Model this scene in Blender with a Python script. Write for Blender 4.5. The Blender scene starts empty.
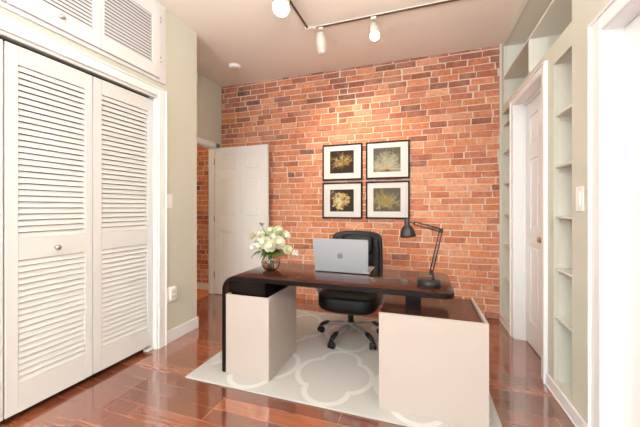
import bpy, bmesh, math, random
from mathutils import Vector, Matrix
random.seed(11)
S = bpy.context.scene
COL = S.collection
PI = math.pi
V = Vector

# ------------------------------------------------------------------ materials
def srgb(r, g, b):
    def f(c):
        c /= 255.0
        return c / 12.92 if c <= 0.04045 else ((c + 0.055) / 1.055) ** 2.4
    return (f(r), f(g), f(b), 1.0)

def mat(name, rgb, rough=0.5, metal=0.0, spec=0.5, trans=0.0, ior=1.45, emit=None, estr=0.0,
        bump=0.0, bscale=60.0, vary=0.0, coat=0.0):
    m = bpy.data.materials.new(name); m.use_nodes = True
    nt = m.node_tree; b = nt.nodes['Principled BSDF']
    b.inputs['Base Color'].default_value = srgb(*rgb)
    b.inputs['Roughness'].default_value = rough
    b.inputs['Metallic'].default_value = metal
    b.inputs['Specular IOR Level'].default_value = spec
    b.inputs['Transmission Weight'].default_value = trans
    b.inputs['IOR'].default_value = ior
    b.inputs['Coat Weight'].default_value = coat
    if emit:
        b.inputs['Emission Color'].default_value = srgb(*emit)
        b.inputs['Emission Strength'].default_value = estr
    if bump or vary:
        tc = nt.nodes.new('ShaderNodeTexCoord')
        n = nt.nodes.new('ShaderNodeTexNoise'); n.inputs['Scale'].default_value = bscale
        n.inputs['Detail'].default_value = 4
        nt.links.new(tc.outputs['Object'], n.inputs['Vector'])
        if bump:
            bp = nt.nodes.new('ShaderNodeBump'); bp.inputs['Strength'].default_value = bump
            bp.inputs['Distance'].default_value = 0.004
            nt.links.new(n.outputs['Fac'], bp.inputs['Height'])
            nt.links.new(bp.outputs['Normal'], b.inputs['Normal'])
        if vary:
            mx = nt.nodes.new('ShaderNodeMix'); mx.data_type = 'RGBA'
            c = srgb(*rgb)
            mx.inputs[6].default_value = tuple(x * (1 - vary) for x in c[:3]) + (1,)
            mx.inputs[7].default_value = tuple(min(1, x * (1 + vary)) for x in c[:3]) + (1,)
            nt.links.new(n.outputs['Fac'], mx.inputs[0])
            nt.links.new(mx.outputs[2], b.inputs['Base Color'])
    return m

M = {}
M['wall'] = mat('sage_paint', (213, 210, 195), 0.75, bump=0.08, bscale=120)
M['wall_plain'] = mat('cream_paint', (232, 226, 214), 0.75)
M['ceiling'] = mat('ceiling_paint', (247, 237, 224), 0.85, bump=0.1, bscale=40, vary=0.02)
M['trim'] = mat('white_gloss_trim', (246, 245, 245), 0.3)
M['door_white'] = mat('white_satin_door', (243, 240, 238), 0.32)
M['louver'] = mat('white_satin_louver', (228, 225, 224), 0.4)
M['niche'] = mat('pale_green_paint', (222, 219, 207), 0.6)
M['mortar'] = mat('mortar', (228, 206, 190), 0.95, bump=0.8, bscale=90, vary=0.12)
M['wenge'] = mat('dark_espresso_veneer', (64, 31, 23), 0.11, spec=0.6, coat=.15, vary=0.15, bscale=9)
M['desk_edge'] = mat('black_brown_edge', (20, 11, 9), 0.3, spec=0.2)
M['beige'] = mat('beige_lacquer', (186, 173, 165), 0.42, vary=0.012, bscale=6)
M['leather'] = mat('black_leather', (13, 12, 12), 0.38, spec=0.3, bump=0.25, bscale=220)
M['seam'] = mat('black_stitching', (10, 10, 10), 0.6)
M['silver_paint'] = mat('silver_painted_metal', (160, 155, 152), 0.35, metal=0.4)
M['chrome'] = mat('polished_chrome', (215, 213, 210), 0.12, metal=1.0)
M['black_plastic'] = mat('black_plastic', (19, 19, 20), 0.4)
M['alu'] = mat('brushed_aluminium', (172, 173, 178), 0.5, metal=0.5, spec=0.4)
M['logo'] = mat('mirror_grey_logo', (128, 128, 134), 0.3, metal=0.6)
M['screen'] = mat('black_glass_screen', (12, 12, 14), 0.1)
M['lamp_metal'] = mat('charcoal_enamel', (42, 38, 38), 0.38, metal=0.2)
M['lamp_inside'] = mat('lamp_inner_enamel', (220, 215, 205), 0.4)
M['steel'] = mat('spring_steel', (150, 148, 146), 0.3, metal=0.9)
M['frame_black'] = mat('black_frame_wood', (20, 13, 12), 0.45, spec=.2)
M['mat_white'] = mat('ivory_mat_board', (222, 217, 215), 0.8)
M['glass'] = mat('smoky_glass', (236, 222, 215), 0.0, trans=1.0, ior=1.45)
M['water'] = mat('vase_water', (228, 222, 205), 0.0, trans=1.0, ior=1.33)
M['stem'] = mat('green_stem', (88, 116, 54), 0.5)
M['leaf'] = mat('green_leaf', (74, 102, 44), 0.45, vary=0.3, bscale=30)
M['petal'] = mat('cream_petal', (244, 240, 216), 0.55)
M['petal_green'] = mat('pale_green_petal', (232, 232, 198), 0.55)
M['petal_white'] = mat('white_petal', (232, 230, 222), 0.55)
M['petal_tan'] = mat('faded_tan_petal', (200, 190, 146), 0.6)
M['seed'] = mat('brown_seed_head', (120, 92, 74), 0.7)
M['plate'] = mat('white_plastic_plate', (250, 247, 243), 0.35)
M['slot'] = mat('dark_slot', (95, 88, 80), 0.6)
M['nickel'] = mat('satin_nickel', (190, 184, 178), 0.25, metal=0.9)
M['brass'] = mat('aged_brass', (190, 140, 92), 0.3, metal=0.85)
M['track_white'] = mat('white_track', (240, 230, 222), 0.4)
M['track_slot'] = mat('brown_track_slot', (92, 66, 54), 0.5)
M['can_white'] = mat('white_lamp_can', (214, 204, 192), 0.4)
M['bulb'] = mat('lit_bulb', (255, 240, 220), 0.3, emit=(255, 236, 212), estr=80)
M['bulb_off'] = mat('unlit_bulb', (225, 220, 210), 0.2)
M['window_glass'] = mat('clear_window_glass', (255, 255, 255), 0.0, trans=1.0, ior=1.02)
M['dark_inside'] = mat('interior_shade', (120, 100, 88), 0.8)  # dark colour stands in for shade behind the louvers

def plank_mat():
    m = bpy.data.materials.new('reddish_brown_floorboards'); m.use_nodes = True
    nt = m.node_tree; N = nt.nodes; L = nt.links; b = N['Principled BSDF']
    tc = N.new('ShaderNodeTexCoord')
    br = N.new('ShaderNodeTexBrick'); br.offset = 0.37; br.offset_frequency = 3; br.squash = 1
    br.inputs['Scale'].default_value = 1.0
    br.inputs['Brick Width'].default_value = 1.25
    br.inputs['Row Height'].default_value = 0.115
    br.inputs['Mortar Size'].default_value = 0.0018
    br.inputs['Mortar Smooth'].default_value = 0.3
    br.inputs['Color1'].default_value = (0, 0, 0, 1); br.inputs['Color2'].default_value = (1, 1, 1, 1)
    br.inputs['Mortar'].default_value = (0.5, 0.5, 0.5, 1)
    L.new(tc.outputs['Object'], br.inputs['Vector'])
    ramp = N.new('ShaderNodeValToRGB')
    e = ramp.color_ramp.elements
    e[0].position = 0; e[0].color = srgb(110, 57, 39)
    e[1].position = 1; e[1].color = srgb(164, 95, 64)
    x = e.new(0.45); x.color = srgb(136, 73, 49)
    L.new(br.outputs['Color'], ramp.inputs['Fac'])
    mp = N.new('ShaderNodeMapping'); mp.inputs['Scale'].default_value = (2.2, 34, 1)
    L.new(tc.outputs['Object'], mp.inputs['Vector'])
    n = N.new('ShaderNodeTexNoise'); n.inputs['Scale'].default_value = 1.6; n.inputs['Detail'].default_value = 6
    L.new(mp.outputs['Vector'], n.inputs['Vector'])
    r2 = N.new('ShaderNodeValToRGB')
    r2.color_ramp.elements[0].position = 0.3; r2.color_ramp.elements[0].color = (0.78, 0.75, 0.74, 1)
    r2.color_ramp.elements[1].position = 0.72; r2.color_ramp.elements[1].color = (1.15, 1.12, 1.1, 1)
    L.new(n.outputs['Fac'], r2.inputs['Fac'])
    mul = N.new('ShaderNodeMix'); mul.data_type = 'RGBA'; mul.blend_type = 'MULTIPLY'; mul.inputs[0].default_value = 1
    L.new(ramp.outputs['Color'], mul.inputs[6]); L.new(r2.outputs['Color'], mul.inputs[7])
    seam = N.new('ShaderNodeMix'); seam.data_type = 'RGBA'
    seam.inputs[7].default_value = srgb(198, 150, 126)
    # worn, paler filler only in places along the seams
    n3 = N.new('ShaderNodeTexNoise'); n3.inputs['Scale'].default_value = 5
    L.new(tc.outputs['Object'], n3.inputs['Vector'])
    r3 = N.new('ShaderNodeValToRGB'); r3.color_ramp.elements[0].position = 0.42; r3.color_ramp.elements[1].position = 0.6
    L.new(n3.outputs['Fac'], r3.inputs['Fac'])
    mm = N.new('ShaderNodeMath'); mm.operation = 'MULTIPLY'
    L.new(br.outputs['Fac'], mm.inputs[0]); L.new(r3.outputs['Color'], mm.inputs[1])
    L.new(mm.outputs[0], seam.inputs[0]); L.new(mul.outputs[2], seam.inputs[6])
    L.new(seam.outputs[2], b.inputs['Base Color'])
    b.inputs['Roughness'].default_value = 0.14
    b.inputs['Specular IOR Level'].default_value = 0.75
    b.inputs['Coat Weight'].default_value = 1.0; b.inputs['Coat IOR'].default_value = 2.1
    b.inputs['Coat Roughness'].default_value = 0.085
    n4 = N.new('ShaderNodeTexNoise'); n4.inputs['Scale'].default_value = 7; n4.inputs['Detail'].default_value = 2
    L.new(tc.outputs['Object'], n4.inputs['Vector'])
    ad = N.new('ShaderNodeMath'); ad.operation = 'MULTIPLY_ADD'
    L.new(br.outputs['Fac'], ad.inputs[0]); ad.inputs[1].default_value = -0.5; L.new(n4.outputs['Fac'], ad.inputs[2])
    bp = N.new('ShaderNodeBump'); bp.inputs['Strength'].default_value = 0.09; bp.inputs['Distance'].default_value = 0.01
    L.new(ad.outputs[0], bp.inputs['Height'])
    L.new(bp.outputs['Normal'], b.inputs['Normal']); L.new(bp.outputs['Normal'], b.inputs['Coat Normal'])
    return m
M['floor'] = plank_mat()

def attr_mat(name, rough, bump=0.0, bscale=80, noise=0.0, spec=0.3):
    m = bpy.data.materials.new(name); m.use_nodes = True
    nt = m.node_tree; N = nt.nodes; L = nt.links; b = N['Principled BSDF']
    a = N.new('ShaderNodeAttribute'); a.attribute_name = 'Col'
    b.inputs['Roughness'].default_value = rough
    b.inputs['Specular IOR Level'].default_value = spec
    out = a.outputs['Color']
    tc = N.new('ShaderNodeTexCoord')
    if noise:
        n = N.new('ShaderNodeTexNoise'); n.inputs['Scale'].default_value = 26; n.inputs['Detail'].default_value = 8
        n.inputs['Roughness'].default_value = 0.7
        L.new(tc.outputs['Object'], n.inputs['Vector'])
        r = N.new('ShaderNodeValToRGB')
        r.color_ramp.elements[0].position = 0.28; r.color_ramp.elements[0].color = (1 - noise,) * 3 + (1,)
        r.color_ramp.elements[1].position = 0.75; r.color_ramp.elements[1].color = (1 + noise,) * 3 + (1,)
        L.new(n.outputs['Fac'], r.inputs['Fac'])
        mx = N.new('ShaderNodeMix'); mx.data_type = 'RGBA'; mx.blend_type = 'MULTIPLY'; mx.inputs[0].default_value = 1
        L.new(out, mx.inputs[6]); L.new(r.outputs['Color'], mx.inputs[7])
        # pale lime wash rubbed over the bricks in patches
        n2 = N.new('ShaderNodeTexNoise'); n2.inputs['Scale'].default_value = 6; n2.inputs['Detail'].default_value = 9
        n2.inputs['Roughness'].default_value = 0.75
        L.new(tc.outputs['Object'], n2.inputs['Vector'])
        r2 = N.new('ShaderNodeValToRGB')
        r2.color_ramp.elements[0].position = 0.46; r2.color_ramp.elements[0].color = (0, 0, 0, 1)
        r2.color_ramp.elements[1].position = 0.78; r2.color_ramp.elements[1].color = (0.6, 0.6, 0.6, 1)
        L.new(n2.outputs['Fac'], r2.inputs['Fac'])
        m2 = N.new('ShaderNodeMix'); m2.data_type = 'RGBA'
        L.new(r2.outputs['Color'], m2.inputs[0]); L.new(mx.outputs[2], m2.inputs[6])
        m2.inputs[7].default_value = srgb(220, 172, 146)
        out = m2.outputs[2]
    L.new(out, b.inputs['Base Color'])
    if bump:
        n = N.new('ShaderNodeTexNoise'); n.inputs['Scale'].default_value = bscale; n.inputs['Detail'].default_value = 6
        L.new(tc.outputs['Object'], n.inputs['Vector'])
        bp = N.new('ShaderNodeBump'); bp.inputs['Strength'].default_value = bump; bp.inputs['Distance'].default_value = 0.006
        L.new(n.outputs['Fac'], bp.inputs['Height']); L.new(bp.outputs['Normal'], b.inputs['Normal'])
    return m
M['brick'] = attr_mat('old_red_brick', 0.9, bump=0.9, bscale=45, noise=0.34, spec=0.2)
M['print'] = attr_mat('printed_photo', 0.6, spec=0.2)
M['rug_field'] = mat('grey_rug_pile', (190, 185, 180), 0.95, bump=0.4, bscale=300, vary=0.04)
M['rug_line'] = mat('ivory_rug_pile', (210, 206, 201), 0.95, bump=0.4, bscale=300)

# ------------------------------------------------------------------ mesh helpers
class MB:
    def __init__(s): s.bm = bmesh.new(); s.mi = 0
    def _new(s, verts):
        fs = set()
        for v in verts:
            for f in v.link_faces: fs.add(f)
        for f in fs: f.material_index = s.mi
    def box(s, x0, x1, y0, y1, z0, z1, bev=0.0, mtx=None, seg=1):
        r = bmesh.ops.create_cube(s.bm, size=1)
        vs = r['verts']
        bmesh.ops.scale(s.bm, vec=(abs(x1 - x0), abs(y1 - y0), abs(z1 - z0)), verts=vs)
        bmesh.ops.translate(s.bm, vec=((x0 + x1) / 2, (y0 + y1) / 2, (z0 + z1) / 2), verts=vs)
        s._new(vs)
        if bev:
            es = list({e for v in vs for e in v.link_edges})
            q = bmesh.ops.bevel(s.bm, geom=es, offset=bev, segments=seg, affect='EDGES', profile=0.5)
            for f in q['faces']: f.material_index = s.mi
            vs = list({v for f in q['faces'] for v in f.verts} | {v for v in vs if v.is_valid})
        if mtx is not None: bmesh.ops.transform(s.bm, matrix=mtx, verts=vs)
        return s
    def cyl(s, a, b, r0, r1=None, n=16, caps=True):
        a, b = V(a), V(b); r1 = r0 if r1 is None else r1
        d = (b - a); z = d.normalized()
        t = V((1, 0, 0)) if abs(z.x) < 0.9 else V((0, 1, 0))
        x = z.cross(t).normalized(); y = z.cross(x)
        A = [s.bm.verts.new(a + (x * math.cos(2 * PI * i / n) + y * math.sin(2 * PI * i / n)) * r0) for i in range(n)]
        B = [s.bm.verts.new(b + (x * math.cos(2 * PI * i / n) + y * math.sin(2 * PI * i / n)) * r1) for i in range(n)]
        for i in range(n):
            f = s.bm.faces.new((A[i], A[(i + 1) % n], B[(i + 1) % n], B[i])); f.material_index = s.mi; f.smooth = True
        if caps:
            f = s.bm.faces.new(A[::-1]); f.material_index = s.mi
            f = s.bm.faces.new(B); f.material_index = s.mi
        return s
    def tube(s, pts, r, n=10, flat=None):
        pts = [V(p) for p in pts]; rs = r if isinstance(r, (list, tuple)) else [r] * len(pts)
        rings = []; px = None
        for i, p in enumerate(pts):
            d = (pts[min(i + 1, len(pts) - 1)] - pts[max(i - 1, 0)]).normalized()
            if px is None:
                t = V((0, 0, 1)) if abs(d.z) < 0.9 else V((0, 1, 0))
                px = d.cross(t).normalized()
            px = (px - d * px.dot(d)).normalized()
            py = d.cross(px)
            k = flat or 1.0
            rings.append([s.bm.verts.new(p + px * math.cos(2 * PI * j / n) * rs[i] + py * math.sin(2 * PI * j / n) * rs[i] * k) for j in range(n)])
        for a, b in zip(rings, rings[1:]):
            for j in range(n):
                f = s.bm.faces.new((a[j], a[(j + 1) % n], b[(j + 1) % n], b[j])); f.smooth = True; f.material_index = s.mi
        f = s.bm.faces.new(rings[0][::-1]); f.material_index = s.mi
        f = s.bm.faces.new(rings[-1]); f.material_index = s.mi
        return s
    def lathe(s, prof, c=(0, 0, 0), n=28, mtx=None):
        rings = []; allv = []
        for r, z in prof:
            if r < 1e-6:
                v = s.bm.verts.new((c[0], c[1], c[2] + z)); rings.append([v]); allv.append(v)
            else:
                rg = [s.bm.verts.new((c[0] + r * math.cos(2 * PI * i / n), c[1] + r * math.sin(2 * PI * i / n), c[2] + z)) for i in range(n)]
                rings.append(rg); allv += rg
        for a, b in zip(rings, rings[1:]):
            for i in range(n):
                j = (i + 1) % n
                if len(a) == 1 and len(b) == 1: continue
                if len(a) == 1: vs = (a[0], b[j], b[i])
                elif len(b) == 1: vs = (a[i], a[j], b[0])
                else: vs = (a[i], a[j], b[j], b[i])
                f = s.bm.faces.new(vs); f.smooth = True; f.material_index = s.mi
        if mtx is not None: bmesh.ops.transform(s.bm, matrix=mtx, verts=allv)
        return s
    def sell(s, c, a, e1=0.4, e2=0.4, n=28, m=18, mtx=None, fn=None):
        def p(x, e): return math.copysign(abs(x) ** e, x)
        rings = []
        allv = []
        for i in range(m + 1):
            ph = -PI / 2 + PI * i / m
            rg = []
            cnt = 1 if i in (0, m) else n
            for j in range(cnt):
                th = 2 * PI * j / n
                q = V((a[0] * p(math.cos(ph), e1) * p(math.cos(th), e2) if cnt > 1 else 0,
                       a[1] * p(math.cos(ph), e1) * p(math.sin(th), e2) if cnt > 1 else 0,
                       a[2] * p(math.sin(ph), e1)))
                if fn: q = fn(q)
                v = s.bm.verts.new(q); rg.append(v); allv.append(v)
            rings.append(rg)
        for A, B in zip(rings, rings[1:]):
            for j in range(n):
                k = (j + 1) % n
                if len(A) == 1: vs = (A[0], B[k], B[j])
                elif len(B) == 1: vs = (A[j], A[k], B[0])
                else: vs = (A[j], A[k], B[k], B[j])
                f = s.bm.faces.new(vs); f.smooth = True; f.material_index = s.mi
        M_ = Matrix.Translation(c)
        if mtx is not None: M_ = M_ @ mtx
        bmesh.ops.transform(s.bm, matrix=M_, verts=allv)
        return s
    def prism(s, pts, d):
        """pts: planar 3-D outline; d: extrusion vector"""
        d = V(d)
        A = [s.bm.verts.new(V(p)) for p in pts]; B = [s.bm.verts.new(V(p) + d) for p in pts]
        n = len(pts)
        fs = [s.bm.faces.new(A[::-1]), s.bm.faces.new(B)]
        for i in range(n): fs.append(s.bm.faces.new((A[i], A[(i + 1) % n], B[(i + 1) % n], B[i])))
        for f in fs: f.material_index = s.mi
        return s
    def build(s, name, mats, parent=None, bevel=0.0, **tags):
        bmesh.ops.recalc_face_normals(s.bm, faces=s.bm.faces)
        me = bpy.data.meshes.new(name); s.bm.to_mesh(me); s.bm.free()
        for mm in (mats if isinstance(mats, (list, tuple)) else [mats]): me.materials.append(M[mm] if isinstance(mm, str) else mm)
        o = bpy.data.objects.new(name, me); COL.objects.link(o)
        if parent: o.parent = parent
        if bevel:
            bv = o.modifiers.new('bevel', 'BEVEL'); bv.width = bevel; bv.segments = 2; bv.limit_method = 'ANGLE'
        for k, v in tags.items(): o[k] = v
        return o

def thing(name, label, cat, loc=(0, 0, 0), rz=0.0, group=None):
    o = bpy.data.objects.new(name, None); COL.objects.link(o)
    o.location = loc; o.rotation_euler = (0, 0, rz); o.empty_display_size = 0.05
    o['label'] = label; o['category'] = cat
    if group: o['group'] = group
    return o

def tag(o, label, cat, group=None):
    o['label'] = label; o['category'] = cat
    if group: o['group'] = group
    return o

def struct(name, mb, mats, **k):
    return mb.build(name, mats, kind='structure', **k)

def B(*a, **k): return MB().box(*a, **k)

# ------------------------------------------------------------------ the setting
H = 3.15
XL, XR, YB = -2.265, 0.88, 3.94
XN = -2.91
H = 3.15
XL, XR, YB = -2.265, 0.88, 3.94
XN = -2.91
struct('floor', B(-5.1, 1.35, -5.2, 4.1, -0.08, 0), 'floor')
struct('floor_far_room', B(-5.0, XN - .035, .4, YB - .012, 0, .003), mat('sunlit_orange_floor', (226, 136, 62), .25, vary=.15, bscale=12))  # bright orange colour stands in for sunlight on these boards
struct('ceiling', B(-5.1, 1.35, -5.2, 4.1, H, H + 0.08), 'ceiling')

# brick wall, carried on into the next room
def brick_wall():
    rnd = random.Random(5)
    verts, faces, cols, mi = [], [], [], []
    pitch, joint = 0.0780, 0.0115
    pal = [(198, 126, 92), (190, 116, 84), (204, 136, 100), (192, 118, 86), (208, 142, 110), (190, 118, 90), (196, 124, 92),
           (212, 152, 120), (200, 128, 88)]
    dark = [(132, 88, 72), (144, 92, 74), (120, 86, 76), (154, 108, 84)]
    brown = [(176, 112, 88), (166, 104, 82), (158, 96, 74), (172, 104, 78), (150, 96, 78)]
    def lin(c): return srgb(*c)
    row = 0; z = 0.004
    while z < H:
        z1 = min(z + pitch - joint, H - 0.004)
        x = -5.0 - rnd.uniform(0, 0.2) - (0.12 if row % 2 else 0)
        while x < XR - 0.01:
            L = rnd.gauss(0.222, 0.016)
            if rnd.random() < 0.17: L = 0.103 + rnd.uniform(-0.01, 0.015)
            x0, x1 = x, min(x + L, XR - 0.002)
            x += L + joint * rnd.uniform(0.7, 1.5)
            if x1 - x0 < 0.03: continue
            pr = rnd.uniform(-0.003, 0.004)
            j = lambda a: rnd.uniform(-a, a)
            yf = YB - 0.008 + pr; yb = YB + 0.02
            b = len(verts)
            c = [(x0, z), (x1, z), (x1, z1), (x0, z1)]
            q = [(u + j(.006), w + j(.0042)) for u, w in c]
            for u, w in q: verts.append((u, yb, w))
            for u, w in q: verts.append((u, yf + 0.004, w))
            cx, cz = (x0 + x1) / 2, (z + z1) / 2
            for u, w in q:
                verts.append((u + (0.004 if u < cx else -0.004), yf + j(.0012), w + (0.004 if w < cz else -0.004)))
            for k in range(4):
                l = (k + 1) % 4
                faces.append((b + k, b + l, b + 4 + l, b + 4 + k))
                faces.append((b + 4 + k, b + 4 + l, b + 8 + l, b + 8 + k))
            faces.append((b + 8, b + 9, b + 10, b + 11))
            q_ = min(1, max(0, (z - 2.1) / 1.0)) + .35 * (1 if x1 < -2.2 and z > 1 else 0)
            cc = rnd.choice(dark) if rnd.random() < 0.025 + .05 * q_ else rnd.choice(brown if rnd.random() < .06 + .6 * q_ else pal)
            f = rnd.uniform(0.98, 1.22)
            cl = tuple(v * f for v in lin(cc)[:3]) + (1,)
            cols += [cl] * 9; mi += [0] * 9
        z += pitch; row += 1
    b = len(verts)
    verts += [(-5.1, YB, 0), (XR + 0.3, YB, 0), (XR + 0.3, YB, H), (-5.1, YB, H),
              (-5.1, YB + .12, 0), (XR + 0.3, YB + .12, 0), (XR + 0.3, YB + .12, H), (-5.1, YB + .12, H)]
    for f in ((0, 1, 2, 3), (4, 7, 6, 5), (0, 4, 5, 1), (3, 2, 6, 7), (0, 3, 7, 4), (1, 5, 6, 2)):
        faces.append(tuple(b + i for i in f)); cols.append((.5, .4, .3, 1)); mi.append(1)
    me = bpy.data.meshes.new('wall_back'); me.from_pydata(verts, [], faces)
    ca = me.color_attributes.new('Col', 'FLOAT_COLOR', 'CORNER')
    for p in me.polygons:
        p.material_index = mi[p.index]
        for li in p.loop_indices: ca.data[li].color = cols[p.index]
    me.materials.append(M['brick']); me.materials.append(M['mortar'])
    o = bpy.data.objects.new('wall_back', me); COL.objects.link(o); o['kind'] = 'structure'
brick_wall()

# closet wall (left) with the bifold opening; end wall of the closet box
mb = MB()
mb.box(XL - 0.1, XL, 2.13, 2.64, 0, H)
mb.box(XL - 0.1, XL, -5.0, -3.1, 0, H); mb.box(XL - 0.1, XL, -1.5, -0.01, 0, H)
mb.box(XL - 0.1, XL, -3.1, -1.5, 0, .7); mb.box(XL - 0.1, XL, -3.1, -1.5, 2.6, H)
mb.box(XL - 0.1, XL, -0.01, 2.13, 2.295, H)
mb.box(XN, XL - 0.1, 2.56, 2.64, 0, H)
struct('wall_left', mb, 'wall')
# outer left wall with the doorway to the next room
mb = MB()
mb.box(XN - 0.1, XN, -.2, 2.86, 0, H)
mb.box(XN - 0.1, XN, 3.77, YB - .009, 0, H)
mb.box(XN - 0.1, XN, 2.86, 3.77, 2.18, H)
struct('wall_hall', mb, 'wall')
mb = MB(); mb.box(-5.1, -5.0, 0.4, YB - .012, 0, H); mb.box(-5.0, XN - 0.1, 0.3, 0.4, 0, H)
struct('wall_far_room', mb, 'wall_plain')
# closet interior lining
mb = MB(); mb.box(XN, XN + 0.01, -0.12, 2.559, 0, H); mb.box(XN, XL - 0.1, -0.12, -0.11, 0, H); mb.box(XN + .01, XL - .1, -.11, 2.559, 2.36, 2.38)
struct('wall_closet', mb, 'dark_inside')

# right wall: door_1, shelf niches, high cubbies, door_2
XR2 = XR + 0.30
D1a, D1b = 2.668, 3.39       # door_1 opening
D2a, D2b = 1.00, 1.887      # door_2 opening
n1a, n1b = 2.228, 2.495     # near niche
n2a, n2b = 3.585, 3.865     # far niche
ca, cb, cc_, cd = 2.234, 2.955, 2.975, 3.81
mb = MB()
T = 0.03
w = lambda y0, y1, z0, z1, x0=XR, x1=XR + T: mb.box(x0, x1, y0, y1, z0, z1)
w(3.865, YB - .012, 0, H); w(3.49 - .1, 3.585, 0, 2.42)
w(3.585, 3.865, 0, 0.07)
w(3.585, 3.865, 2.33, 2.42)
w(D1a, D1b, 2.29, 2.42)
w(2.495, D1a, 0, 2.42)
w(n1a, n1b, 0, 0.085); w(n1a, n1b, 2.275, 2.42)
w(D2b, n1a, 0, H)
w(n1a, 3.865, 3.07, H)
w(3.81, 3.865, 2.42, 3.07)
w(-5.0, D2a, 0, H); w(D2a, D2b, 2.18, H)
struct('wall_right', mb, 'wall')
struct('wall_outer_right', B(XR2, XR2 + 0.05, -5.0, YB - .012, 0, H), 'wall')
# built-in lining: panels inside niches and cubbies, a part of the wall's joinery
def niche(y0, y1, z0, z1, shelves, depth=0.24, cleats=True):
    m = MB(); x0, x1 = XR + .001, XR + depth
    m.box(x1, x1 + 0.012, y0 - .012, y1 + .012, z0 - .012, z1 + .012)
    xt = XR + T + .0005
    m.box(xt, x1, y0 - .012, y0, z0 - .012, z1 + .012); m.box(xt, x1, y1, y1 + .012, z0 - .012, z1 + .012)
    m.box(xt, x1, y0, y1, z0 - .012, z0); m.box(xt, x1, y0, y1, z1, z1 + .012)
    for z in shelves:
        m.box(x0 + .008, x1, y0, y1, z - .018, z, bev=.002)
        if cleats: m.box(x0 + .03, x1, y1 - .014, y1, z - .045, z - .018); m.box(x0 + .03, x1, y0, y0 + .014, z - .045, z - .018)
    return m
NS = (1.925, 1.572, 1.228, 0.868, 0.532)
o = niche(n1a, n1b, 0.085, 2.275, NS).build('built_in_bookcase', 'niche')
tag(o, 'tall narrow built-in bookcase with five shelves, near side of the white door on the right', 'bookcase', 'built-in bookcases in the right wall')
o = niche(n2a, n2b, 0.07, 2.33, (2.21, 1.905, 1.562, 1.217, 0.88, 0.51)).build('built_in_bookcase', 'niche')
tag(o, 'slim built-in bookcase in the corner between the brick wall and the white door', 'bookcase', 'built-in bookcases in the right wall')
m = MB(); x0, x1 = XR + .001, XR + .23
m.box(x1, x1 + .012, ca, cd, 2.42, 3.07)
xt = XR + T + .0005
m.box(xt, x1, ca - .012, ca, 2.408, 3.082); m.box(xt, x1, cd, cd + .012, 2.408, 3.082)
m.box(xt, x1, ca, cd, 3.07, 3.082); m.box(xt, x1, ca, cd, 2.408, 2.42)
m.box(x0 - .012, x1, ca, cd - .0, 2.699, 2.717, bev=.002)
m.box(x0 - .010, x1, cb, cc_, 2.4202, 2.699, bev=.002)
m.box(x0 + .02, x0 + .04, cc_ + .02, cd - .02, 2.4202, 2.442)
o = m.build('overhead_cubbies', 'niche')
tag(o, 'pale green open overhead cubbies built in above the white door', 'shelving')

# trims
def casing_right(name, ya, yb, zt, wd=0.095):
    m = MB(); x0, x1 = XR - 0.018, XR
    for (a, b_) in ((ya - wd, ya), (yb, yb + wd)):
        m.box(x0, x1, a, b_, 0, zt + wd * .8, bev=.004)
    m.box(x0, x1, ya, yb, zt, zt + wd * .8, bev=.004)
    for (a, b_) in ((ya - wd, ya - wd + .014), (yb + wd - .014, yb + wd)):
        m.box(x0 - .01, x0 + .004, a, b_, 0, zt + wd * .8 + .0, bev=.003)
    m.box(x0 - .01, x0 + .004, ya - wd, yb + wd, zt + wd * .8 - .014, zt + wd * .8, bev=.003)
    struct(name, m, 'trim')
casing_right('trim_1', D1a, D1b, 2.29, 0.080)
casing_right('trim_2', D2a, D2b, 2.178, 0.1)
m = MB()   # jamb linings
for (a, b_, zt) in ((D1a, D1b, 2.29), (D2a, D2b, 2.178)):
    m.box(XR - .004, XR + .16, a - .009, a + .003, 0, zt); m.box(XR - .004, XR + .16, b_ - .0028, b_ + .009, 0, zt)
    m.box(XR - .004, XR + .16, a + .003, b_ - .0028, zt - .004, zt + .009)
m.box(XR + .07, XR + .09, D1a, D1b, 2.262, 2.29); m.box(XR + .07, XR + .09, D1b - .012, D1b, 0, 2.262)
struct('trim_3', m, 'trim')
m = MB()
for y0, y1 in ((3.472, YB - .012), (D2b + .102, D1a - .082)):
    m.box(XR - .014, XR, y0, y1, 0, .085, bev=.003)
    m.box(XR - .02, XR, y0, y1, 0, .012, bev=.003)
struct('baseboard_right', m, 'trim')
m = MB()
m.box(XL, XL + .014, 2.222, 2.654, 0, .118, bev=.004); m.box(XN, XL, 2.64, 2.654, 0, .118, bev=.004)
struct('baseboard_left', m, 'trim')
struct('baseboard_far_room', B(-5.0, XN - .1, YB - .03, YB - .012, 0, .1, bev=.003), 'trim')

struct('trim_6', B(XR - .016, XR, YB - .045, YB - .013, .085, H - .002, bev=.003), 'niche')
# six-panel doors
def panel_door(name, w_, h_, rows, mtx, m='door_white'):
    """local: x along width 0..w, y thickness 0..-.035 (front faces -y)"""
    mb = MB(); t = .035; st = .11
    mid = .09; pw = (w_ - 2 * st - mid) / 2
    cols_ = ((st, st + pw), (w_ - st - pw, w_ - st))
    mb.box(0, st, 0, t, 0, h_); mb.box(w_ - st, w_, 0, t, 0, h_)
    mb.box(st + pw, w_ - st - pw, 0, t, 0, h_)
    zs = [0] + [z for r in rows for z in r] + [h_]
    for (x0, x1) in cols_:
        for k in range(0, len(zs), 2): mb.box(x0, x1, 0, t, zs[k], zs[k + 1])
        for (a, b_) in rows:
            mb.box(x0 - .001, x1 + .001, .011, t - .011, a - .001, b_ + .001)
            mb.box(x0 + .028, x1 - .028, .004, t - .004, a + .028, b_ - .028, bev=.006)
    bmesh.ops.transform(mb.bm, matrix=mtx, verts=mb.bm.verts)
    return mb
rows = ((0.22, 0.915), (1.13, 1.70), (1.81, 2.05))
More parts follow.
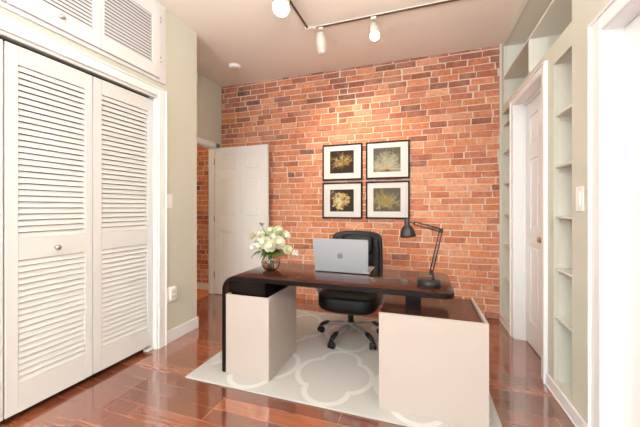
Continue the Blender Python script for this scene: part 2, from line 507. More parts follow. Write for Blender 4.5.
# door_1 (right wall, closed). width along -Y so that its front looks to -X
mx = Matrix.Translation((XR + .092, D1b - .003, .01)) @ Matrix.Rotation(-PI / 2, 4, 'Z')
o = panel_door('d', D1b - D1a - .006, 2.262, ((0.22, 0.93), (1.08, 1.72), (1.86, 2.12)), mx).build('door_1', 'door_white', kind='structure')
k = MB().lathe([(0, 0), (.026, 0), (.026, .006), (.01, .012), (.009, .034), (.021, .042), (.025, .055), (.02, .066), (0, .07)],
               mtx=Matrix.Translation((XR + .092, 2.875, 1.02)) @ Matrix.Rotation(-PI / 2, 4, 'Y'), n=20)
k.build('door_knob', 'brass', o, label='small aged brass door knob')
mx = Matrix.Translation((XR + .078, D2b - .003, .01)) @ Matrix.Rotation(-PI / 2, 4, 'Z')
o = panel_door('d', D2b - D2a - .006, 2.16, rows, mx).build('door_2', 'door_white', kind='structure')
# door_3: leaf of the hall doorway, open against the brick
dl = Matrix.Translation((-2.893, 3.752, .012)) @ Matrix.Rotation(math.radians(-1.0), 4, 'Z')
o = panel_door('d', .885, 2.155, rows, dl).build('door_3', 'door_white', kind='structure')
m = MB()
for z in (.25, 1.08, 1.92): m.cyl((-2.899, 3.747, z), (-2.899, 3.747, z + .09), .007)
m.build('hinge', 'nickel', o, label='satin metal hinges')
m = MB()
m.box(XN, XN + .018, 2.77, 2.86, 0, 2.255, bev=.004); m.box(XN, XN + .018, 3.77 + .02, 3.86, 0, 2.255, bev=.004)
m.box(XN, XN + .018, 2.77, 3.86, 2.18, 2.255, bev=.004)
m.box(XN - .1, XN, 3.758, 3.77, 0, 2.18); m.box(XN - .1, XN, 2.86, 2.872, 0, 2.18); m.box(XN - .1, XN, 2.872, 3.758, 2.168, 2.18)
m.box(XN - .062, XN - .045, 3.745, 3.758, 0, 2.168)
struct('trim_4', m, 'trim')

# closet opening trim
m = MB()
x0, x1 = XL, XL + .02
m.box(x0, x1, 2.13, 2.218, 0, 2.372, bev=.004); m.box(x0, x1, -.1, -.012, 0, 2.372, bev=.004)
m.box(x0, x1, -.012, 2.13, 2.295, 2.372, bev=.004)
m.box(x0 - .1, x0, 2.118, 2.13, 0, 2.295); m.box(x0 - .1, x0, -.012, 0, 0, 2.295)
m.box(x0 - .022, x0, 0, 2.118, 2.276, 2.295, bev=.003)
m.box(x1 - .004, x1 + .008, 2.204, 2.218, 0, 2.372, bev=.003); m.box(x1 - .004, x1 + .008, -.1, 2.218, 2.358, 2.372, bev=.003)
struct('trim_5', m, 'trim')

# ------------------------------------------------------------------ louvred closet doors
def louvers(m, y0, y1, z0, z1, pitch, xf, xb, tilt=0.95, th=.0065):
    n = max(2, int(round((z1 - z0) / pitch))); p = (z1 - z0) / n
    dx = xf - xb; hz = p * .425; th = .003
    for i in range(n):
        zc = z0 + (i + .5) * p
        pts = [(xb, y0, zc + hz), (xf, y0, zc - hz + th * .5), (xf, y0, zc - hz - th * .5), (xb, y0, zc + hz - th)]
        m.prism(pts, (0, y1 - y0, 0))
def bifold(y0, y1, label, knob):
    t = thing('louvered_closet_door', label, 'closet door', (-2.315, (y0 + y1) / 2, 0), 0, 'louvered bifold closet doors')
    ox, oy = 2.315, -(y0 + y1) / 2
    def L(m):
        bmesh.ops.translate(m.bm, vec=(ox, oy, 0), verts=m.bm.verts); return m
    xf, xb = -2.30, -2.33
    a, b_ = y0 + .062, y1 - .052
    m = MB()
    m.box(xb, xf, y0, a, .045, 2.258, bev=.002); m.box(xb, xf, b_, y1, .045, 2.258, bev=.002)
    for z0, z1 in ((.045, .218), (.963, 1.094), (2.145, 2.258)): m.box(xb, xf, a, b_, z0, z1)
    L(m).build('door_frame', 'louver', t)
    m = MB(); louvers(m, a, b_, 1.094, 2.145, .0378, xf - .002, xf - .013); L(m).build('upper_louvers', 'louver', t)
    m = MB(); louvers(m, a, b_, .218, .963, .0378, xf - .002, xf - .013); L(m).build('lower_louvers', 'louver', t)
    if knob:
        k = MB().lathe([(0, 0), (.009, 0), (.008, .014), (.017, .02), (.019, .028), (.014, .035), (0, .037)],
                       mtx=Matrix.Translation((xf, (y0 + y1) / 2 + .01, 1.018)) @ Matrix.Rotation(PI / 2, 4, 'Y'), n=18)
        L(k).build('knob', 'nickel', t, label='small round satin nickel knob')
    return t
bifold(1.088, 1.584, 'tall white louvered closet door with a small round knob on its middle rail', True)
bifold(1.590, 2.112, 'tall white louvered closet door without a knob, beside the light switch', False)
bifold(.565, 1.080, 'white louvered closet door of which only an edge shows at the far left', False)
bifold(.044, .558, 'white louvered closet door hung at the near end of the closet opening', True)
o = B(-2.345, -2.288, 2.05, 2.115, .0, .018, bev=.003).build('pivot_bracket', 'louver')
tag(o, 'small white pivot bracket on the floor under the end of the louvered closet doors', 'bracket')

# upper cabinets over the closet
t = thing('overhead_cabinet', 'white overhead cabinet with louvered doors above the closet', 'cabinet', (XL, 1.2, 2.425))
def loc(m, o):
    bmesh.ops.translate(m.bm, vec=-o.location, verts=m.bm.verts); return m
m = MB()
xf = XL + .018
m.box(XL + .0005, xf, 2.135, 2.212, 2.425, H - .002, bev=.003)
m.box(XL + .0005, xf, -.1, 2.135, 2.425, 2.452, bev=.002)
m.box(XL + .0005, xf, -.1, 2.135, 3.105, H - .002, bev=.002)
loc(MB().box(XL + .0005, XL + .004, -.1, 2.135, 2.452, 3.105), t).build('cabinet_back', 'dark_inside', t, label='back panel coloured dark as the shade behind the louvers')
loc(m, t).build('face_frame', 'louver', t)
for i, (y0, y1) in enumerate(((1.602, 2.130), (1.068, 1.597), (.534, 1.063), (0, .529))):
    m = MB(); a, b_ = y0 + .022, y1 - .078
    if i % 2: a, b_ = y0 + .085, y1 - .05
    x_f, x_b = xf + .016, xf - .010
    m.box(x_b, x_f, y0, a, 2.455, 3.102, bev=.002); m.box(x_b, x_f, b_, y1, 2.455, 3.102, bev=.002)
    m.box(x_b, x_f, a, b_, 2.455, 2.557); m.box(x_b, x_f, a, b_, 2.985, 3.102)
    d = loc(m, t).build('cabinet_door', 'louver', t)
    m = MB(); louvers(m, a, b_, 2.557, 2.985, .0262, x_f - .002, x_f - .011, th=.005)
    loc(m, t).build('louvers', 'louver', d)
    m = MB(); ky = y0 + .265
    m.lathe([(0, 0), (.008, 0), (.007, .012), (.016, .017), (.018, .025), (.013, .031), (0, .033)],
            mtx=Matrix.Translation((x_f, ky, 2.525)) @ Matrix.Rotation(PI / 2, 4, 'Y'), n=18)
    if i: loc(m, t).build('knob', 'nickel', d, label='small round satin nickel knob')
    hy = y1 + .002 if i % 2 == 0 else y0 - .002
    for hz in (2.60, 2.96):
        loc(MB().cyl((x_f + .001, hy, hz), (x_f + .001, hy, hz + .05), .005, n=8), t).build('hinge', 'nickel', d, label='satin metal hinge')

# ------------------------------------------------------------------ small wall fixtures
def switch_plate(face, y, z, w_, h_, label, n=1, axis=1):
    t = thing('light_switch', label, 'light switch', (face, y, z))
    s = axis
    MB().box(0, s * .006, -w_ / 2, w_ / 2, -h_ / 2, h_ / 2, bev=.002).build('cover_plate', 'plate', t)
    for k in range(n):
        yy = (k - (n - 1) / 2) * .04
        MB().box(s * .003, s * .011, yy - .012, yy + .012, -h_ * .26, h_ * .26, bev=.002).build('rocker', 'plate', t)
        MB().cyl((s * .005, yy, h_ * .38), (s * .0068, yy, h_ * .38), .003, n=8).build('screw', 'nickel', t)
        MB().cyl((s * .005, yy, -h_ * .38), (s * .0068, yy, -h_ * .38), .003, n=8).build('screw', 'nickel', t)
switch_plate(XL, 2.262, 1.345, .075, .135, 'white light switch on the sage wall beside the louvered closet')
switch_plate(XR, 2.125, 1.333, .085, .145, 'white light switch on the right wall between bookcase and door frame', axis=-1)
t = thing('wall_outlet', 'white outlet with chunky plugged-in cover low on the wall beside the closet', 'outlet', (XL, 2.285, .455))
MB().box(0, .007, -.05, .05, -.075, .075, bev=.002).build('cover_plate', 'plate', t)
m = MB(); m.box(.006, .035, -.035, .045, -.055, .07, bev=.01, seg=2); m.build('plug_cover', 'plate', t)
for (ya_, za_) in ((-.012, .015), (.012, .015), (-.012, -.03), (.012, -.03)):
    B(.034, .0365, ya_, ya_ + .006, za_, za_ + .02).build('socket_slot', 'slot', t)
t = thing('smoke_detector', 'round white smoke detector on the ceiling near the brick wall corner', 'smoke detector', (-2.31, 3.40, H))
MB().lathe([(0, 0), (.075, 0), (.075, -.012), (.066, -.03), (.04, -.036), (0, -.036)], n=36).build('housing', 'plate', t)
MB().lathe([(.045, -.034), (.045, -.038), (.041, -.038), (.041, -.034)], n=30).build('vent_ring', 'slot', t)

# ------------------------------------------------------------------ desk
t = thing('desk', 'dark espresso waterfall desk with beige pedestal and beige cabinet on the grey rug', 'desk', (-.6, 2.25, 0.012))
def DL(m): return loc(m, t)
RZ = .012
# waterfall top
zt, th, R = .76, .034, .115
xl, xr, ya, yb = -1.452, .203, 1.963, 2.605
path = []
for z in (RZ + .0, RZ + .012, .3, .55): path.append(((xl, z), (xl + th, z)))
for i in range(0, 11):
    a = PI - (PI / 2) * i / 10
    cx, cz = xl + R, zt - R
    path.append(((cx + R * math.cos(a), cz + R * math.sin(a)), (cx + (R - th) * math.cos(a), cz + (R - th) * math.sin(a))))
for x in (-1.2, -.9, -.5, -.1): path.append(((x, zt), (x, zt - th)))
rc = .07
for i in range(0, 9):
    a = (PI / 2) * i / 8
    path.append(((xr - rc + rc * math.sin(a), zt), (xr - rc + rc * math.sin(a), zt - th)))
m = MB(); rings = []
for k, (po, pi_) in enumerate(path):
    ins = 0.0
    if po[0] > xr - rc - 1e-6 and po[1] >= zt - 1e-6:
        s_ = (po[0] - (xr - rc)) / rc
        ins = rc * (1 - math.sqrt(max(0, 1 - s_ * s_)))
    if k == 0: ins = .012
    e = .006
    r_ = []
    ec = lambda p, q, f: (p[0] + (q[0] - p[0]) * f, p[1] + (q[1] - p[1]) * f)
    o1 = ec(po, pi_, e / th); i1 = ec(po, pi_, 1 - e / th)
    for (pt, yy) in ((po, ya + ins + e), (po, yb - ins - e), (o1, yb - ins), (i1, yb - ins), (pi_, yb - ins - e), (pi_, ya + ins + e), (i1, ya + ins), (o1, ya + ins)):
        r_.append(m.bm.verts.new((pt[0], yy, pt[1])))
    rings.append(r_)
for a, b_ in zip(rings, rings[1:]):
    for j in range(8):
        f = m.bm.faces.new((a[j], a[(j + 1) % 8], b_[(j + 1) % 8], b_[j]))
        f.smooth = j in (0, 4); f.material_index = 0 if j in (0, 4) else 1
m.bm.faces.new(rings[0]).material_index = 1; m.bm.faces.new(rings[-1][::-1]).material_index = 1
DL(m).build('desktop', ['wenge', 'desk_edge'], t, label='glossy dark espresso top bending down into the left leg')
# left pedestal: open-topped beige box with a recessed dark plinth under the top
px0, px1, py0, py1 = xl + th + .006, -1.046, 1.962, 2.48
m = MB(); tk = .016
m.box(px0, px1, py0, py0 + tk, RZ, .62, bev=.001); m.box(px0, px1, py1 - tk, py1, RZ, .62, bev=.001)
m.box(px0, px0 + tk, py0 + tk, py1 - tk, RZ, .62); m.box(px1 - tk, px1, py0 + tk, py1 - tk, RZ, .62)
m.box(px0 + tk, px1 - tk, py0 + tk, py1 - tk, RZ, .595)
DL(m).build('pedestal', 'beige', t, label='beige lacquer pedestal box at the left end')
DL(B(px0 - .004, px1 - .055, py0 + .05, py1 - .03, .596, zt - th - .001)).build('riser', 'desk_edge', t, label='dark recessed block between pedestal and top')
# right cabinet
cx0, cx1, cy0, cy1 = -.247, .372, 1.922, 2.462
m = MB(); ct = .62
m.box(cx0, cx1, cy0, cy0 + .016, RZ, ct, bev=.001); m.box(cx1 - .018, cx1, cy0 + .016, cy1, RZ, ct, bev=.001)
m.box(cx0, cx1 - .018, cy1 - .016, cy1, RZ, .585); m.box(cx0, cx0 + .016, cy0 + .016, cy1 - .016, RZ, .585)
m.box(cx0 + .016, cx1 - .018, cy0 + .016, cy1 - .016, RZ, .55)
DL(m).build('cabinet', 'beige', t, label='large beige lacquer cabinet at the right end')
DL(B(cx0 + .002, cx1 - .0185, cy0 + .0165, cy1, .586, .602, bev=.001)).build('cabinet_top', 'wenge', t, label='glossy dark inset cabinet top')
DL(B(-.092, .006, 2.10, 2.16, .602, zt - th - .0005, bev=.002)).build('support_post', 'desk_edge', t, label='dark rectangular support post')

# ------------------------------------------------------------------ rug
RX0, RX1, RY0, RY1 = -1.68, .455, 1.83, 3.49
m = MB(); m.box(RX0, RX1, RY0, RY1, 0.0, .011, bev=.003)
m.mi = 1
def ribbon(pts, wd, z):
    pts = [p for p in pts]
    run = []
    def flush(run):
        if len(run) < 2: return
        Ls, Rs = [], []
        for i, p in enumerate(run):
            a = run[max(i - 1, 0)]; b_ = run[min(i + 1, len(run) - 1)]
            d = V((b_[0] - a[0], b_[1] - a[1])); 
            if d.length < 1e-9: d = V((1, 0))
            d.normalize(); n_ = V((-d.y, d.x)) * wd / 2
            Ls.append(m.bm.verts.new((p[0] + n_.x, p[1] + n_.y, z))); Rs.append(m.bm.verts.new((p[0] - n_.x, p[1] - n_.y, z)))
        for i in range(len(run) - 1):
            f = m.bm.faces.new((Ls[i], Ls[i + 1], Rs[i + 1], Rs[i])); f.material_index = 1
    for p in pts:
        if RX0 + .05 < p[0] < RX1 - .05 and RY0 + .004 < p[1] < RY1 - .03: run.append(p)
        else: flush(run); run = []
    flush(run)
def quatrefoil(cx, cy):
    hx, hy = .285, .365; ax, ay = .155, .19   # notch position
    # lobe: arc between two notches
    out = []
    def arc(p, q, apex):
        # circle through p, apex, q
        (x1, y1), (x2, y2), (x3, y3) = p, apex, q
        D = 2 * (x1 * (y2 - y3) + x2 * (y3 - y1) + x3 * (y1 - y2))
        ux = ((x1**2 + y1**2) * (y2 - y3) + (x2**2 + y2**2) * (y3 - y1) + (x3**2 + y3**2) * (y1 - y2)) / D
        uy = ((x1**2 + y1**2) * (x3 - x2) + (x2**2 + y2**2) * (x1 - x3) + (x3**2 + y3**2) * (x2 - x1)) / D
        r = math.hypot(x1 - ux, y1 - uy); a0 = math.atan2(y1 - uy, x1 - ux); a2 = math.atan2(y3 - uy, x3 - ux); am = math.atan2(y2 - uy, x2 - ux)
        def nrm(a): 
            while a < a0: a += 2 * PI
            return a
        if nrm(am) <= nrm(a2): d = nrm(a2) - a0
        else: d = nrm(a2) - a0 - 2 * PI
        return [(ux + r * math.cos(a0 + d * i / 14), uy + r * math.sin(a0 + d * i / 14)) for i in range(15)]
    s = .03
    top = arc((-ax, ay + s), (ax, ay + s), (0, hy)); right = arc((ax + s, ay), (ax + s, -ay), (hx, 0))
    bot = arc((ax, -ay - s), (-ax, -ay - s), (0, -hy)); left = arc((-ax - s, -ay), (-ax - s, ay), (-hx, 0))
    def corner(a, b_): 
        return [a, (a[0], b_[1]) if abs(a[1]) > abs(b_[1]) else (b_[0], a[1]), b_]
    loop = top + corner(top[-1], right[0]) + right + corner(right[-1], bot[0]) + bot + corner(bot[-1], left[0]) + left + corner(left[-1], top[0])
    return [(cx + x, cy + y) for x, y in loop]
zz = .0114
for i in range(-3, 3):
    for j in range(-1, 3):
        cx, cy = -.62 + .60 * i, 2.215 + .76 * j
        q = quatrefoil(cx, cy); ribbon(q, .040, zz); zz += .00002
o = m.build('area_rug', ['rug_field', 'rug_line'])
tag(o, 'pale grey rug with an ivory trellis pattern under the desk and chair', 'rug')

# ------------------------------------------------------------------ office chair
cxy = V((-.645, 2.905, .012))
t = thing('office_chair', 'black leather office chair with silver five-star base behind the desk', 'chair', cxy)
m = MB().lathe([(0, .068), (.036, .068), (.045, .09), (.045, .135), (.036, .15), (0, .15)], n=24)
m.build('base_hub', 'silver_paint', t)
for k in range(5):
    a = math.radians(248.7 + 72 * k); d = V((math.cos(a), math.sin(a), 0)); e = .315
    pts = [d * .03 + V((0, 0, .118)), d * .11 + V((0, 0, .128)), d * .20 + V((0, 0, .115)), d * .27 + V((0, 0, .094)), d * e + V((0, 0, .07))]
    leg = MB().tube(pts, [.034, .031, .027, .022, .018], n=12, flat=.6).build('leg', 'silver_paint', t, label='silver base arm')
    p2 = [d * .215 + V((0, 0, .120)), d * .25 + V((0, 0, .111)), d * .30 + V((0, 0, .088)), d * (e + .012) + V((0, 0, .066))]
    MB().tube(p2, [.012, .027, .025, .016], n=12, flat=.75).build('end_cap', 'black_plastic', leg, label='black cap')
    sd = V((-d.y, d.x, 0)); sk = math.radians(30 * k); ax = (sd * math.cos(sk) + d * math.sin(sk))
    c = d * e + V((0, 0, .030))
    cs = MB()
    cs.cyl(c + ax * .009, c + ax * .027, .029, n=20); cs.cyl(c - ax * .009, c - ax * .027, .029, n=20)
    cs.sell(c + V((0, 0, .012)), (.026, .026, .022), .8, .8, 14, 8)
    cst = cs.build('caster', 'black_plastic', t)
    MB().cyl(c + V((0, 0, .03)), c + V((0, 0, .047)), .012, n=14).build('stem_ring', 'chrome', cst, label='chrome collar')
m = MB(); m.cyl((0, 0, .15), (0, 0, .26), .026, n=20); m.cyl((0, 0, .255), (0, 0, .34), .018, n=20); m.build('gas_lift', 'black_plastic', t)
m = MB(); m.box(-.10, .10, -.09, .13, .315, .345, bev=.008); m.tube([(.06, .02, .33), (.2, .02, .325), (.24, .02, .335)], .007)
m.build('tilt_mechanism', 'black_plastic', t)
def seatfn(q):
    q = q.copy()
    q.z -= .03 * max(0, (-q.y - .1) / .2) ** 2 * (1 if q.z > -1 else 0)
    q.z += .012 * (abs(q.x) / .27) ** 2
    return q
seat = MB().sell((0, 0, .392), (.287, .262, .094), .45, .4, 44, 22, fn=seatfn).build('seat', 'leather', t)
for sx in (-1, 1):
    m = MB()
    pts = []
    for i in range(9):
        y = -.262 + .02 * 0 + i * .055
        a_ = min(1, max(-1, y / .262)); zz2 = .083 * max(0, 1 - abs(a_) ** 5) ** .25
        pts.append((sx * .175, y * .985, .405 + zz2 - .03 * max(0, (-y - .1) / .2) ** 2 + .005))
    m.tube(pts, .004, n=6)
    m.tube([(sx * .175, -.262, .45), (sx * .175, -.268, .41), (sx * .17, -.262, .36)], .004, n=6)
    m.build('piping', 'seam', seat)
# backrest, leaning away from the desk
tilt = Matrix.Rotation(math.radians(-9), 4, 'X')
def backfn(q):
    q = q.copy()
    q.y -= -.05 * (1 - (q.x / .27) ** 2) + .03
    f = 1 - .04 * ((q.z + .05) / .3) ** 2
    q.x *= f
    if q.z > 0: q.z -= .035 * (abs(q.x) / .27) ** 2.2 * (q.z / .3)
    return q
back = MB().sell((0, .30, .70), (.280, .05, .325), .16, .34, 48, 28, mtx=tilt, fn=backfn).build('backrest', 'leather', t)
for sx in (-1, 1):
    m = MB()
    def f2(q, sx=sx):
        q = q.copy(); xx = q.x + sx * .215
        q.y -= .022 + .02 * (abs(q.z) / .25) ** 2 ; q.y += .0
        q.x = xx - sx * .01 * abs(q.z) / .25; return q
    m.sell((0, .275, .70), (.04, .035, .25), .6, .6, 20, 20, mtx=tilt, fn=f2)
    m.build('side_bolster', 'leather', back)
m = MB(); m.sell((0, .290, .875), (.175, .04, .110), .45, .45, 30, 16, mtx=tilt); m.build('head_cushion', 'leather', back)
m = MB(); m.sell((0, .258, .63), (.165, .04, .095), .45, .45, 30, 16, mtx=tilt); m.build('lumbar_cushion', 'leather', back)
for sx in (-1, 1):
    pts = [(sx * .22, .08, .325), (sx * .29, .05, .33), (sx * .318, .0, .38), (sx * .325, -.06, .47), (sx * .322, -.11, .57), (sx * .31, -.12, .618), (sx * .30, .02, .632), (sx * .292, .15, .628), (sx * .27, .27, .60)]
    arm = MB().tube(pts[:6], [.018, .024, .027, .027, .024, .018], n=12, flat=.6).build('armrest', 'silver_paint', t, label='silver armrest bracket')
    MB().sell((sx * .30, .03, .635), (.028, .135, .018), .6, .6, 24, 12).build('arm_pad', 'black_plastic', arm, label='black arm pad')
    MB().tube([(sx * .30, .13, .628), (sx * .285, .2, .61), (sx * .255, .275, .57)], .014, n=10).build('arm_link', 'silver_paint', arm)
m = MB(); m.tube([(0, .1, .33), (0, .24, .335), (0, .325, .40), (0, .345, .55)], .03, n=12, flat=.4); m.build('back_bracket', 'black_plastic', t)

# ------------------------------------------------------------------ laptop
t = thing('laptop', 'open silver laptop with its lid towards the viewer on the desk', 'laptop', (-.602, 2.345, .7602), math.radians(-1.2))
W = .456; hh = .272
m = MB(); m.box(-W / 2, W / 2, 0.0, .27, .003, .014, bev=.003, seg=2)
m.build('base', 'alu', t)
m = MB()
for i in range(13):
    for j in range(5):
        m.box(-.18 + i * .0277, -.18 + i * .0277 + .022, .05 + j * .024, .05 + j * .024 + .019, .014, .0155)
m.build('keyboard', 'black_plastic', t)
B(-.06, .06, .185, .255, .014, .0145).build('trackpad', 'alu', t)
m = MB(); m.cyl((-W * .4, .004, .015), (W * .4, .004, .015), .004, n=10); m.build('hinge', 'black_plastic', t)
for x in (-.19, .19):
    for y in (.02, .25): MB().cyl((x, y, 0), (x, y, .004), .006, n=10).build('rubber_foot', 'black_plastic', t)
m = MB()
m.cyl((W / 2 - .0006, .035, .0085), (W / 2 + .0004, .035, .0085), .003, n=8); m.box(W / 2 - .0005, W / 2 + .0003, .055, .085, .006, .011)
m.build('ports', 'black_plastic', t)
LT = Matrix.Translation((0, .0, .006)) @ Matrix.Rotation(math.radians(9), 4, 'X')
m = MB(); 
pts = []
rr = .014
for (cx_, cz_, a0) in ((W / 2 - rr, rr * .4, -90), (W / 2 - rr, hh - rr, 0), (-W / 2 + rr, hh - rr, 90), (-W / 2 + rr, rr * .4, 180)):
    for i in range(6):
        a = math.radians(a0 + i * 18); r_ = rr if cz_ > .1 else rr * .4
        pts.append((cx_ + r_ * math.cos(a), -.003, cz_ + r_ * math.sin(a)))
m.prism(pts, (0, .006, 0))
bmesh.ops.transform(m.bm, matrix=LT, verts=m.bm.verts)
lid = m.build('lid', 'alu', t, bevel=.0012)
m = B(-W / 2 + .008, W / 2 - .008, .0031, .0036, .012, hh - .008); bmesh.ops.transform(m.bm, matrix=LT, verts=m.bm.verts); m.build('screen', 'screen', lid)
ap = [(0, .30), (.06, .33), (.14, .375), (.25, .40), (.36, .37), (.45, .28), (.385, .22), (.33, .13), (.32, .03), (.35, -.07), (.40, -.13), (.475, -.18),
      (.44, -.28), (.38, -.38), (.30, -.47), (.22, -.50), (.14, -.48), (.07, -.455), (0, -.45), (-.07, -.46), (-.14, -.485), (-.22, -.50), (-.30, -.46), (-.38, -.36),
      (-.45, -.22), (-.485, -.05), (-.485, .10), (-.44, .24), (-.36, .34), (-.25, .39), (-.14, .375), (-.06, .33)]
lf = [(.01, .42), (.0, .50), (.04, .59), (.12, .66), (.205, .69), (.205, .60), (.16, .51), (.09, .44)]
m = MB(); sc = .048
for poly in (ap, lf):
    m.prism([(x * sc, -.0034, hh * .5 + y * sc) for x, y in poly], (0, .0006, 0))
bmesh.ops.triangulate(m.bm, faces=[f for f in m.bm.faces if len(f.verts) > 4])
bmesh.ops.transform(m.bm, matrix=LT, verts=m.bm.verts); m.build('lid_emblem', 'logo', lid, label='grey bitten-apple emblem')

# ------------------------------------------------------------------ desk lamp
t = thing('desk_lamp', 'charcoal articulated desk lamp on the right end of the desk', 'lamp', (.057, 2.133, .7602))
MB().lathe([(0, 0), (.072, 0), (.076, .004), (.076, .038), (.071, .045), (0, .046)], n=44).build('base', 'lamp_metal', t)
m = MB(); m.cyl((.026, 0, .045), (.026, 0, .062), .011); m.cyl((.026, 0, .06), (.024, 0, .088), .0065)
m.build('stem', 'lamp_metal', t)
lo, hi, hd = V((.014, 0, .092)), V((.074, 0, .372)), V((-.095, 0, .417))
def bars(a, b_, off, name, parent):
    d = (b_ - a).normalized(); n_ = V((-d.z, 0, d.x)) * off
    m = MB()
    for s in (-1, 1):
        for yy in (-.007, .007): m.tube([a + n_ * s + V((0, yy, 0)), b_ + n_ * s + V((0, yy, 0))], .0038, n=8)
    o = m.build(name, 'lamp_metal', parent)
    sp = MB(); N_ = 90; L_ = (b_ - a).length
    pts = []
    for i in range(N_ + 1):
        q = a + d * (L_ * (.12 + .3 * i / N_)); th_ = i / N_ * 2 * PI * 15
        pts.append(q + V((-d.z, 0, d.x)) * math.cos(th_) * .004 + V((0, 1, 0)) * math.sin(th_) * .004)
    sp.tube(pts, .0011, n=5); sp.build('spring', 'steel', o, label='steel tension spring')
    return o
bars(lo, hi, .0085, 'lower_arm', t); bars(hi, hd, .0095, 'upper_arm', t)
m = MB(); m.box(-.012, .012, -.010, .010, -.016, .016, bev=.003); bmesh.ops.translate(m.bm, vec=lo, verts=m.bm.verts); m.build('lower_joint', 'lamp_metal', t)
m = MB(); m.box(-.014, .014, -.009, .009, -.016, .014, bev=.003); bmesh.ops.translate(m.bm, vec=hi, verts=m.bm.verts)
m.cyl(hi + V((0, -.014, 0)), hi + V((0, .014, 0)), .006); m.build('elbow_joint', 'lamp_metal', t)
m = MB(); m.cyl(hd + V((0, -.012, 0)), hd + V((0, .012, 0)), .008); m.tube([hd, hd + V((-.02, 0, .004)), hd + V((-.042, 0, 0))], .0045); m.build('head_joint', 'lamp_metal', t)
sh = MB().lathe([(.0, .128), (.016, .128), (.0185, .124), (.0185, .086), (.021, .080), (.034, .066), (.044, .044), (.051, .018), (.0535, 0), (.0515, 0), (.049, .018),
                 (.042, .043), (.032, .063), (.0, .078)], n=36,
                mtx=Matrix.Translation((-.134, 0, .322)) @ Matrix.Rotation(math.radians(-4), 4, 'Y')).build('lamp_shade', 'lamp_metal', t)
MB().sell((-.135, 0, .362), (.02, .02, .026), 1, 1, 16, 10).build('bulb', 'bulb_off', sh)

# ------------------------------------------------------------------ vase and flowers
vc = V((-1.178, 2.25, .7603))
t = thing('glass_vase', 'round clear glass vase holding white flowers on the left of the desk', 'vase', vc)
po = [(0, 0), (.03, 0), (.05, .008), (.066, .026), (.0775, .056), (.078, .08), (.07, .108), (.055, .132), (.05, .142), (.052, .149)]
pin = [(r - .0035, z) for r, z in po[::-1] if r > .04][:] 
inn = [(.0485, .149), (.0465, .142), (.0515, .131), (.0665, .106), (.0742, .08), (.0735, .056), (.062, .03), (.046, .014), (.028, .008), (0, .008)]
MB().lathe(po + inn, n=48).build('bowl', 'glass', t)
MB().lathe([(0, .0085), (.0275, .0085), (.0455, .0145), (.0615, .0305), (.0728, .056), (.0733, .078), (0, .078)], n=48).build('water', 'water', t)

